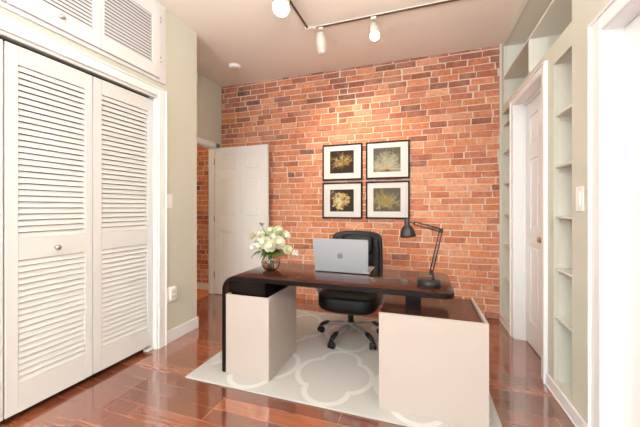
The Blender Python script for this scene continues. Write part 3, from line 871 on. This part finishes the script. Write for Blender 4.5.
def petal(m, c, dirv, up, L_, W_, cup):
    d = dirv.normalized(); u = up.normalized(); s = d.cross(u).normalized()
    g = []
    for i in range(5):
        v_ = i / 4; row = []
        for j in range(5):
            u_ = (j / 4 - .5) * 2
            wv = W_ * math.sin(min(1, v_ * .85 + .12) * PI) ** .6
            p = c + d * (L_ * math.sin(v_ * PI / 2 * (1 - .15 * cup))) + u * (L_ * cup * (1 - math.cos(v_ * PI / 2))) + s * (u_ * wv) + u * (abs(u_) ** 2 * wv * .5)
            row.append(m.bm.verts.new(p))
        g.append(row)
    for i in range(4):
        for j in range(4):
            f = m.bm.faces.new((g[i][j], g[i + 1][j], g[i + 1][j + 1], g[i][j + 1])); f.smooth = True
def flower(label, dx, dy, dz, r, kind, pm, n_leaf=1, seedn=0):
    r *= 1.22 if kind == 'rose' else 1.1; n_leaf = n_leaf * 2 if n_leaf else 0
    rnd = random.Random(seedn + 77)
    ft = thing('cut_flower', label, 'flower', vc + V((rnd.uniform(-.012, .012), rnd.uniform(-.012, .012), .012)), 0, 'cut flowers in the glass vase')
    base = V((0, 0, 0)); head = V((dx, dy, dz))
    o0 = ft.location - vc
    mid0 = V((dx * .12, dy * .12, .125)); mid = V((dx * .5, dy * .5, .125 + (dz - .125) * .6 + .012))
    foot = V((-dx * .10, -dy * .10, .004))
    MB().tube([foot, mid0 * .6 + V((0, 0, .01)), mid0, mid, head - V((0, 0, r * .3))], .0026, n=7).build('stem', 'stem', ft)
    m = MB()
    face = (V((dx, dy - .10, .07))).normalized()
    if kind == 'rose':
        m.sell(head, (r * .33, r * .33, r * .36), .9, .9, 14, 9)
        a1 = face.cross(V((0, 0, 1))).normalized(); a2 = face.cross(a1)
        for ring, (cnt, rad, cup, Ls, off) in enumerate(((4, .15, 1.9, .50, .02), (5, .4, 1.35, .68, -.08), (7, .7, .85, .85, -.25), (8, .9, .35, .9, -.42))):
            for i in range(cnt):
                a = 2 * PI * (i + ring * .5) / cnt + rnd.uniform(-.15, .15)
                d = a1 * math.cos(a) + a2 * math.sin(a)
                petal(m, head + face * (off * r) + d * (rad * r * .35), d, face, r * Ls, r * .48, cup)
    elif kind == 'puff':
        for i in range(26):
            th_ = rnd.uniform(0, 2 * PI); z = rnd.uniform(-.6, 1); q = math.sqrt(1 - z * z) if abs(z) < 1 else 0
            d = V((q * math.cos(th_), q * math.sin(th_), z))
            t2 = d.cross(V((.3, .2, 1))).normalized()
            petal(m, head + d * r * .35, (d + t2 * .3), d, r * .6, r * .28, .5)
        m.sell(head, (r * .5, r * .5, r * .5), 1, 1, 10, 7)
    else:  # seed head
        for i in range(16):
            th_ = rnd.uniform(0, 2 * PI); z = rnd.uniform(-.7, 1); q = math.sqrt(max(0, 1 - z * z))
            d = V((q * math.cos(th_), q * math.sin(th_), z)) * r * rnd.uniform(.6, 1)
            m.tube([head, head + d * .9], .0012, n=4); m.sell(head + d, (r * .2, r * .2, r * .2), 1, 1, 8, 5)
    m.build('bloom', pm, ft)
    m = MB()
    for i in range(n_leaf):
        a = math.atan2(dy, dx) + rnd.uniform(-1.2, 1.2)
        d = V((math.cos(a), math.sin(a), rnd.uniform(.5, 1.3))).normalized(); st_ = V((dx * .22, dy * .22, .135)); L_ = rnd.uniform(.11, .17); wv = .016
        s = d.cross(V((0, 0, 1))).normalized(); A = []; 
        for k in range(7):
            v_ = k / 6; p = st_ + d * (L_ * v_) + V((0, 0, -.085 * v_ * v_ * (L_ / .1)))
            ww = wv * math.sin(PI * (v_ * .9 + .08))
            A.append((m.bm.verts.new(p + s * ww), m.bm.verts.new(p + V((0, 0, -.003))), m.bm.verts.new(p - s * ww)))
        for a_, b_ in zip(A, A[1:]):
            for q in (0, 1):
                f = m.bm.faces.new((a_[q], a_[q + 1], b_[q + 1], b_[q])); f.smooth = True
    if n_leaf: m.build('leaf', 'leaf', ft)
    else: m.bm.free()
# offsets are from the vase foot, in metres
flower('large cream bloom at the front left of the bunch, just above the vase rim', -0.025, -0.06, 0.228, .036, 'rose', 'petal', 1, 1)
flower('large cream bloom lowest at the front centre of the bunch', 0.047, -0.085, 0.205, .037, 'rose', 'petal', 1, 2)
flower('large cream bloom at the front right of the bunch', 0.099, -0.05, 0.232, .037, 'rose', 'petal', 1, 3)
flower('pale green-cream bloom standing tall at the right of the bunch', 0.057, 0.02, 0.318, .030, 'rose', 'petal_green', 1, 4)
flower('pale green bloom at the upper left of the bunch', -0.073, 0.01, 0.281, .032, 'rose', 'petal_green', 1, 5)
flower('cream bloom at the top centre of the bunch', -0.01, 0.02, 0.305, .032, 'rose', 'petal_green', 1, 6)
flower('faded tan bloom at the far left of the bunch', -0.176, 0, 0.263, .027, 'rose', 'petal_tan', 1, 7)
flower('loose white bloom hanging low on the left of the bunch', -0.132, -0.03, 0.178, .028, 'puff', 'petal_white', 1, 8)
flower('small brown seed head rising above all the white flowers', -0.09, 0, 0.373, .020, 'seed', 'seed', 0, 9)
flower('small white puff on a stem out to the right, against the brick', 0.16, 0.02, 0.276, .018, 'puff', 'petal_white', 0, 10)
flower('cream-green bloom drooping at the right of the bunch', 0.165, -0.02, 0.174, .027, 'rose', 'petal_green', 1, 11)
flower('small white puff reaching furthest right over the desk', 0.228, 0, 0.141, .022, 'puff', 'petal_white', 0, 12)
flower('white bloom tucked between the tan bloom and the front left bloom', -0.12, -0.01, 0.235, .024, 'puff', 'petal_white', 1, 13)
flower('cream bloom half hidden behind the front right bloom', 0.115, 0.05, 0.285, .028, 'rose', 'petal', 2, 14)
flower('cream bloom nestled low between the two front blooms', 0.028, 0, 0.262, .030, 'rose', 'petal', 2, 15)

flower('small cream bloom at the lower left of the bunch, over the vase rim', -.078, -.05, .188, .026, 'rose', 'petal', 1, 16)
flower('small pale green bloom in the middle of the bunch behind the front blooms', -.055, .03, .245, .026, 'rose', 'petal_green', 1, 17)

# ------------------------------------------------------------------ pictures
def raster(kind, W_=64, H_=59):
    rnd = random.Random({'gold': 3, 'fan': 4, 'cream': 5, 'grass': 6}[kind])
    bgs = {'gold': (50, 34, 24), 'fan': (92, 86, 72), 'cream': (52, 38, 28), 'grass': (96, 88, 74)}
    bg = bgs[kind]
    im = [[tuple(v * rnd.uniform(.85, 1.12) for v in bg) for x in range(W_)] for y in range(H_)]
    def blob(x, y, r, c, a=.8):
        for j in range(int(y - r - 1), int(y + r + 2)):
            for i in range(int(x - r - 1), int(x + r + 2)):
                if 0 <= i < W_ and 0 <= j < H_:
                    d = math.hypot(i - x, j - y)
                    if d < r + .5:
                        k = a * min(1, r + .5 - d); im[j][i] = tuple(im[j][i][q] * (1 - k) + c[q] * k for q in range(3))
    def branch(x, y, a, L_, w_, c, curl, depth):
        n = int(L_)
        for i in range(n):
            x += math.cos(a); y += math.sin(a); a += rnd.uniform(-curl, curl)
            cc = tuple(min(255, v * rnd.uniform(.8, 1.15)) for v in c)
            blob(x, y, w_ * (1 - .4 * i / max(1, n)), cc, .85)
            if depth > 0 and rnd.random() < .11: branch(x, y, a + rnd.choice((-.7, .7)), L_ * .5, w_ * .75, c, curl * 1.3, depth - 1)
    sx_, sy_ = W_ / 56, H_ / 52
    if kind == 'gold':
        cs_ = ((150, 122, 62), (182, 156, 96), (112, 84, 40), (196, 180, 134), (132, 104, 48))
        for i in range(34):
            a = PI * (-.12 + 1.24 * i / 33)
            branch(W_ * .5 + rnd.uniform(-14, 14), H_ * .40 + rnd.uniform(-6, 6), a, rnd.uniform(14, 27), .75, rnd.choice(cs_), .38, 2)
        for i in range(16): branch(W_ * .5 + rnd.uniform(-18, 18), H_ * .5 + rnd.uniform(-9, 12), rnd.uniform(0, 2 * PI), 14, .7, rnd.choice(cs_), .5, 1)
    elif kind == 'fan':
        for i in range(160):
            a = rnd.uniform(-.25, PI + .25); q = rnd.uniform(0, 1) ** .5
            blob(W_ * .5 + math.cos(a) * q * 25 * sx_, H_ * .14 + math.sin(a) * q * 37 * sy_, rnd.uniform(1.5, 3.5), rnd.choice(((146, 138, 114), (164, 156, 130), (132, 124, 100))), .5)
        for i in range(80):
            a = -.25 + (PI + .5) * i / 79
            branch(W_ * .48, H_ * .14, a, rnd.uniform(26, 37), .5, rnd.choice(((176, 170, 146), (150, 142, 116), (190, 184, 164))), .14, 1)
        for i in range(14): blob(W_ * .45 + rnd.uniform(-9, 9), H_ * .12 + rnd.uniform(-3, 6), 2, (190, 152, 84), .6)
    elif kind == 'cream':
        for i in range(190):
            a = rnd.uniform(0, 2 * PI); q = rnd.uniform(0, 1) ** .55
            k_ = 24 if math.sin(a * 3 + 1) > -.3 else 19
            blob(W_ * .44 + math.cos(a) * q * k_, H_ * .5 + math.sin(a) * q * k_ * .95, rnd.uniform(1, 3.4), rnd.choice(((196, 170, 92), (214, 196, 136), (170, 134, 66), (220, 208, 166), (182, 152, 78), (150, 112, 52))), .65)
        for i in range(26): blob(W_ * .55 + rnd.gauss(0, 7), H_ * .38 + rnd.gauss(0, 4), 1.8, (170, 100, 48), .5)
        for i in range(30): blob(rnd.uniform(0, 16), H_ - rnd.uniform(0, 18), 1.1, (170, 166, 150), .7)
        for i in range(26): branch(W_ * .45, H_ * .45, rnd.uniform(0, 2 * PI), 21, .5, (224, 210, 166), .4, 1)
    else:
        for i in range(60):
            a = .1 + 2.7 * i / 59
            branch(W_ * .42 + rnd.uniform(-9, 9), H_ * .26 + rnd.uniform(-5, 5), a, rnd.uniform(18, 36), .55, rnd.choice(((168, 148, 82), (142, 128, 76), (186, 174, 128), (112, 98, 56), (156, 140, 90))), .13, 1)
        for i in range(30): branch(W_ * .45, H_ * .3, rnd.uniform(-.5, PI + .4), 16, .7, (150, 130, 70), .4, 1)
        for i in range(14): blob(W_ * .2 + rnd.gauss(0, 2), H_ * .2 + rnd.gauss(0, 4), 1.4, (186, 154, 108), .7)
    return im
def picture(x0, x1, z0, z1, px0, px1, pz0, pz1, kind, label):
    t = thing('framed_picture', label, 'picture', ((x0 + x1) / 2, YB - .012, (z0 + z1) / 2), 0, 'framed coral photographs on the brick wall')
    w_, h_ = (x1 - x0) / 2, (z1 - z0) / 2; b_ = .019; yb_, yf = -.0, -.026
    m = MB()
    m.box(-w_, -w_ + b_, yf, yb_, -h_, h_, bev=.002); m.box(w_ - b_, w_, yf, yb_, -h_, h_, bev=.002)
    m.box(-w_ + b_, w_ - b_, yf, yb_, h_ - b_, h_, bev=.002); m.box(-w_ + b_, w_ - b_, yf, yb_, -h_, -h_ + b_, bev=.002)
    m.build('frame', 'frame_black', t)
    cx, cz = t.location.x, t.location.z
    qx0, qx1, qz0, qz1 = px0 - cx, px1 - cx, pz0 - cz, pz1 - cz
    m = MB()
    W2, H2 = w_ - b_, h_ - b_
    m.box(-W2, qx0, yf + .010, yf + .013, -H2, H2); m.box(qx1, W2, yf + .010, yf + .013, -H2, H2)
    m.box(qx0, qx1, yf + .010, yf + .013, -H2, qz0); m.box(qx0, qx1, yf + .010, yf + .013, qz1, H2)
    m.build('mat_board', 'mat_white', t)
    im = raster(kind); Hn, Wn = len(im), len(im[0])
    vs, fs, cs = [], [], []
    y_ = yf + .0135
    for j in range(Hn + 1):
        for i in range(Wn + 1): vs.append((qx0 - .004 + (qx1 - qx0 + .008) * i / Wn, y_, qz0 - .004 + (qz1 - qz0 + .008) * j / Hn))
    for j in range(Hn):
        for i in range(Wn):
            k = j * (Wn + 1) + i; fs.append((k, k + 1, k + Wn + 2, k + Wn + 1)); cs.append(srgb(*[min(255, max(0, v)) for v in im[j][i]]))
    me = bpy.data.meshes.new('print'); me.from_pydata(vs, [], fs); ca_ = me.color_attributes.new('Col', 'FLOAT_COLOR', 'CORNER')
    for p in me.polygons:
        for li in p.loop_indices: ca_.data[li].color = cs[p.index]
    me.materials.append(M['print'])
    o = bpy.data.objects.new('print', me); COL.objects.link(o); o.parent = t
    o['label'] = 'printed photograph of coral'
picture(-1.262, -.716, 1.652, 2.133, -1.157, -.830, 1.745, 2.047, 'gold', 'black framed print of golden branching coral, upper left of the four')
picture(-.668, -.122, 1.654, 2.133, -.573, -.232, 1.742, 2.050, 'fan', 'black framed print of a large pale coral fan, upper right of the four')
picture(-1.262, -.716, 1.140, 1.622, -1.157, -.830, 1.232, 1.527, 'cream', 'black framed print of cream yellow coral, lower left of the four')
picture(-.668, -.122, 1.142, 1.622, -.573, -.232, 1.235, 1.535, 'grass', 'black framed print of feathery olive coral, lower right of the four')

# ------------------------------------------------------------------ track lighting
t = thing('track_rail', 'white ceiling track with brown slot turning a corner in front of the brick wall', 'track light rail', (-1.1, 2.95, H))
def rail(a, b_):
    a, b_ = V(a), V(b_); d = (b_ - a).normalized(); n_ = V((-d.y, d.x, 0))
    L_ = (b_ - a).length; ang = math.atan2(d.y, d.x)
    mt = Matrix.Translation(a) @ Matrix.Rotation(ang, 4, 'Z')
    m = MB(); m.box(0, L_, -.006, .006, -.009, 0, mtx=mt)
    m.build('rail_section', 'track_white', t)
    m = MB(); m.box(.01, L_, -.009, .009, -.018, -.0092, mtx=mt); m.build('slot_cover', 'track_slot', t, label='brown slot along the rail')
rail((.02, -.02, 0), (1.75, -.02, 0)); rail((.0, -.04, 0), (-.02, -1.3, 0))
m = MB(); m.box(-.03, .05, -.05, .01, -.026, 0, bev=.004); m.box(.04, .09, -.035, -.005, -.024, 0, bev=.003); m.build('corner_connector', 'track_white', t)
def spot(x, y, aim, label, lit, r=.034, L_=.12, power=0, drop=.045):
    t = thing('track_spotlight', label, 'spotlight', (x, y, H - .022), 0, 'track spotlights on the ceiling')
    m = MB(); m.box(-.026, .026, -.014, .014, -.022, 0, bev=.003); m.build('adapter', 'track_white', t)
    piv = V((0, 0, -.022 - drop)); d = (V(aim) - (t.location + piv)).normalized()
    m = MB(); m.tube([(0, 0, -.02), (.004, 0, -.022 - drop * .5), piv], .005, n=8); m.build('swivel_arm', 'nickel', t)
    q = V((0, 0, 1)).rotation_difference(d).to_matrix().to_4x4()
    mt = Matrix.Translation(piv) @ q
    can = MB().lathe([(0, -.006), (r * .74, -.006), (r * .82, -.002), (r * .84, .042), (r * .86, .046), (r * .98, .048), (r * 1.0, .054), (r * 1.02, L_), (r * .95, L_), (r * .88, L_ - .02), (0, L_ - .028)], n=28, mtx=mt).build('lamp_can', 'can_white', t)
    bl = MB().sell((0, 0, 0), (r * .98, r * .98, r * .7), 1, 1, 20, 12, mtx=Matrix.Identity(4))
    bmesh.ops.transform(bl.bm, matrix=mt @ Matrix.Translation((0, 0, L_ + (.004 if lit else -.01))), verts=bl.bm.verts)
    bl.build('bulb', 'bulb' if lit else 'bulb_off', can, label='glowing bulb' if lit else 'bulb')
    if power:
        ld = bpy.data.lights.new('spot_beam', 'SPOT'); ld.energy = power; ld.color = (1, .86, .70)
        ld.spot_size = math.radians(95); ld.spot_blend = 1.0; ld.shadow_soft_size = .04
        lo_ = bpy.data.objects.new('spot_beam', ld); COL.objects.link(lo_)
        lo_.location = t.location + piv + d * (L_ + .05); lo_.rotation_euler = d.to_track_quat('-Z', 'Y').to_euler()
spot(-.965, 2.928, (-.90, 2.98, 2.0), 'white can spotlight with dark bulb hanging beside the track corner', False, r=.050, L_=.18)
spot(-.425, 2.928, (-.36, 2.70, 2.55), 'lit white can spotlight on the straight track nearest the wall prints', True, r=.044, L_=.15, drop=.06)
spot(-1.118, 2.36, (-1.10, 2.1, 2.6), 'lit spotlight on the short track towards the viewer, at the top edge', True, r=.07, L_=.10)

# ------------------------------------------------------------------ rear wall behind the camera, its unseen windows added to supply light
YR = -5.0
wx = ((-1.95, -.85), (-.45, .65)); wz0, wz1 = .45, 2.75
m = MB()
m.box(XL - .1, wx[0][0], YR - .12, YR, 0, H); m.box(wx[0][1], wx[1][0], YR - .12, YR, 0, H); m.box(wx[1][1], 1.35, YR - .12, YR, 0, H)
for a, b_ in wx: m.box(a, b_, YR - .12, YR, 0, wz0); m.box(a, b_, YR - .12, YR, wz1, H)
struct('wall_rear', m, 'wall_plain')
for i, (a, b_) in enumerate(wx):
    m = MB(); s = .05; zc = (wz0 + wz1) / 2
    m.box(a, a + s, YR - .1, YR - .04, wz0, wz1); m.box(b_ - s, b_, YR - .1, YR - .04, wz0, wz1)
    for z in (wz0, zc - s / 2, wz1 - s): m.box(a + s, b_ - s, YR - .1, YR - .04, z, z + s)
    m.box(a - .09, a, YR, YR + .02, wz0 - .09, wz1 + .09); m.box(b_, b_ + .09, YR, YR + .02, wz0 - .09, wz1 + .09)
    m.box(a, b_, YR, YR + .02, wz1, wz1 + .09); m.box(a - .1, b_ + .1, YR, YR + .06, wz0 - .03, wz0)
    w_ = struct('window_%d' % (i + 1), m, 'trim')
    ld = bpy.data.lights.new('window_daylight', 'AREA'); ld.shape = 'RECTANGLE'; ld.size = b_ - a; ld.size_y = wz1 - wz0
    ld.energy = 60; ld.color = (.82, .93, 1.0)
    o = bpy.data.objects.new('window_daylight', ld); COL.objects.link(o)
    o.location = ((a + b_) / 2, YR - .03, zc); o.rotation_euler = (PI / 2, 0, 0)

m = MB(); s = .05  # left-hand frame and its area light, added out of view to supply light
m.box(XL - .08, XL - .03, -3.1, -3.1 + s, .7, 2.6); m.box(XL - .08, XL - .03, -1.5 - s, -1.5, .7, 2.6)
for z in (.7, 1.62, 2.6 - s): m.box(XL - .08, XL - .03, -3.1 + s, -1.5 - s, z, z + s)
m.box(XL, XL + .02, -3.19, -3.1, .61, 2.69); m.box(XL, XL + .02, -1.5, -1.41, .61, 2.69); m.box(XL, XL + .02, -3.1, -1.5, 2.6, 2.69); m.box(XL, XL + .06, -3.2, -1.4, .67, .7)
struct('window_3', m, 'trim')
ld = bpy.data.lights.new('window_daylight', 'AREA'); ld.shape = 'RECTANGLE'; ld.size = 1.6; ld.size_y = 1.9
ld.energy = 95; ld.color = (.80, .92, 1.0)
o = bpy.data.objects.new('window_daylight', ld); COL.objects.link(o)
o.location = (XL + .01, -2.3, 1.65); o.rotation_euler = (PI / 2, 0, -PI / 2)

def fill_globe(x, y, z, r, label, mt):  # unseen glowing globes, added to fill the rooms with light
    t = thing('fill_globe', label, 'fill light', (x, y, H), 0, 'added fill globes')
    MB().lathe([(0, 0), (.06, 0), (.06, -.02), (0, -.03)], n=24).build('canopy', 'track_white', t)
    MB().cyl((0, 0, -.025), (0, 0, z + r - H), .004).build('cord', 'track_white', t)
    MB().sell((0, 0, z - H), (r, r, r), 1, 1, 32, 20).build('globe', mt, t)
M['globe'] = mat('cool_fill_glow', (255, 248, 238), .5, emit=(226, 240, 255), estr=20.0)
M['globe_warm'] = mat('warm_fill_glow', (255, 238, 214), .5, emit=(255, 214, 160), estr=24.0)
fill_globe(-1.3, -.9, 2.45, .2, 'added glowing fill globe behind the viewer towards the closet', 'globe')
fill_globe(-.1, -1.5, 2.45, .2, 'added glowing fill globe behind the viewer towards the right wall', 'globe')
fill_globe(-3.8, 2.7, 2.5, .15, 'added warm fill globe in the next room beyond the doorway', 'globe_warm')

def fill_uplighter(x, y, power, label):  # unseen uplighters added to brighten the ceiling
    t = thing('ceiling_fill_lamp', label, 'floor lamp', (x, y, 0), 0, 'added fill uplighters')
    MB().lathe([(0, 0), (.14, 0), (.14, .015), (.03, .03), (0, .03)], n=30).build('base', 'lamp_metal', t)
    MB().cyl((0, 0, .025), (0, 0, 1.78), .012).build('pole', 'lamp_metal', t)
    MB().lathe([(0, 1.77), (.05, 1.78), (.15, 1.86), (.17, 1.92), (.165, 1.92), (.145, 1.865), (.045, 1.79), (0, 1.785)], n=36).build('lamp_bowl', 'track_white', t)
    ld = bpy.data.lights.new('ceiling_fill', 'AREA'); ld.shape = 'DISK'; ld.size = .26; ld.energy = power; ld.color = (.84, .935, 1.0)
    o = bpy.data.objects.new('ceiling_fill', ld); COL.objects.link(o); o.location = (x, y, 1.90); o.rotation_euler = (PI, 0, 0)
fill_uplighter(-1.6, -1.1, 190, 'added charcoal fill uplighter behind the viewer beside the closet')
fill_uplighter(.4, -.9, 215, 'added charcoal fill uplighter behind the viewer by the right wall')

# beams of the lit track spots, washing the brick wall
def beam(x, y, z, aim, p, size=110):
    ld = bpy.data.lights.new('spot_beam', 'SPOT'); ld.energy = p; ld.color = (1, .84, .66)
    ld.spot_size = math.radians(size); ld.spot_blend = 1.0; ld.shadow_soft_size = .04
    o = bpy.data.objects.new('spot_beam', ld); COL.objects.link(o); o.location = (x, y, z)
    o.rotation_euler = (V(aim) - V((x, y, z))).to_track_quat('-Z', 'Y').to_euler()
beam(-.94, 3.00, 2.86, (-.75, 3.94, 1.75), 80)
beam(-.40, 2.90, 2.93, (-.30, 3.94, 1.6), 70)

# ------------------------------------------------------------------ world, camera
w_ = bpy.data.worlds.new('daylight'); S.world = w_; w_.use_nodes = True
w_.node_tree.nodes['Background'].inputs[0].default_value = (1, .98, .95, 1)
w_.node_tree.nodes['Background'].inputs[1].default_value = 1.0

cam = bpy.data.cameras.new('camera'); cam.sensor_width = 36; cam.lens = 301 / 640 * 36
cam.shift_y = -5.5 / 640; cam.clip_start = .02
co = bpy.data.objects.new('camera', cam); COL.objects.link(co)
co.location = (0, 0, 1.28); co.rotation_euler = (PI / 2, 0, math.atan2(100, 301))
S.camera = co
S.view_settings.view_transform = 'Standard'; S.view_settings.look = 'None'
S.view_settings.gamma = 1; S.view_settings.use_curve_mapping = False
S.view_settings.exposure = -0.38
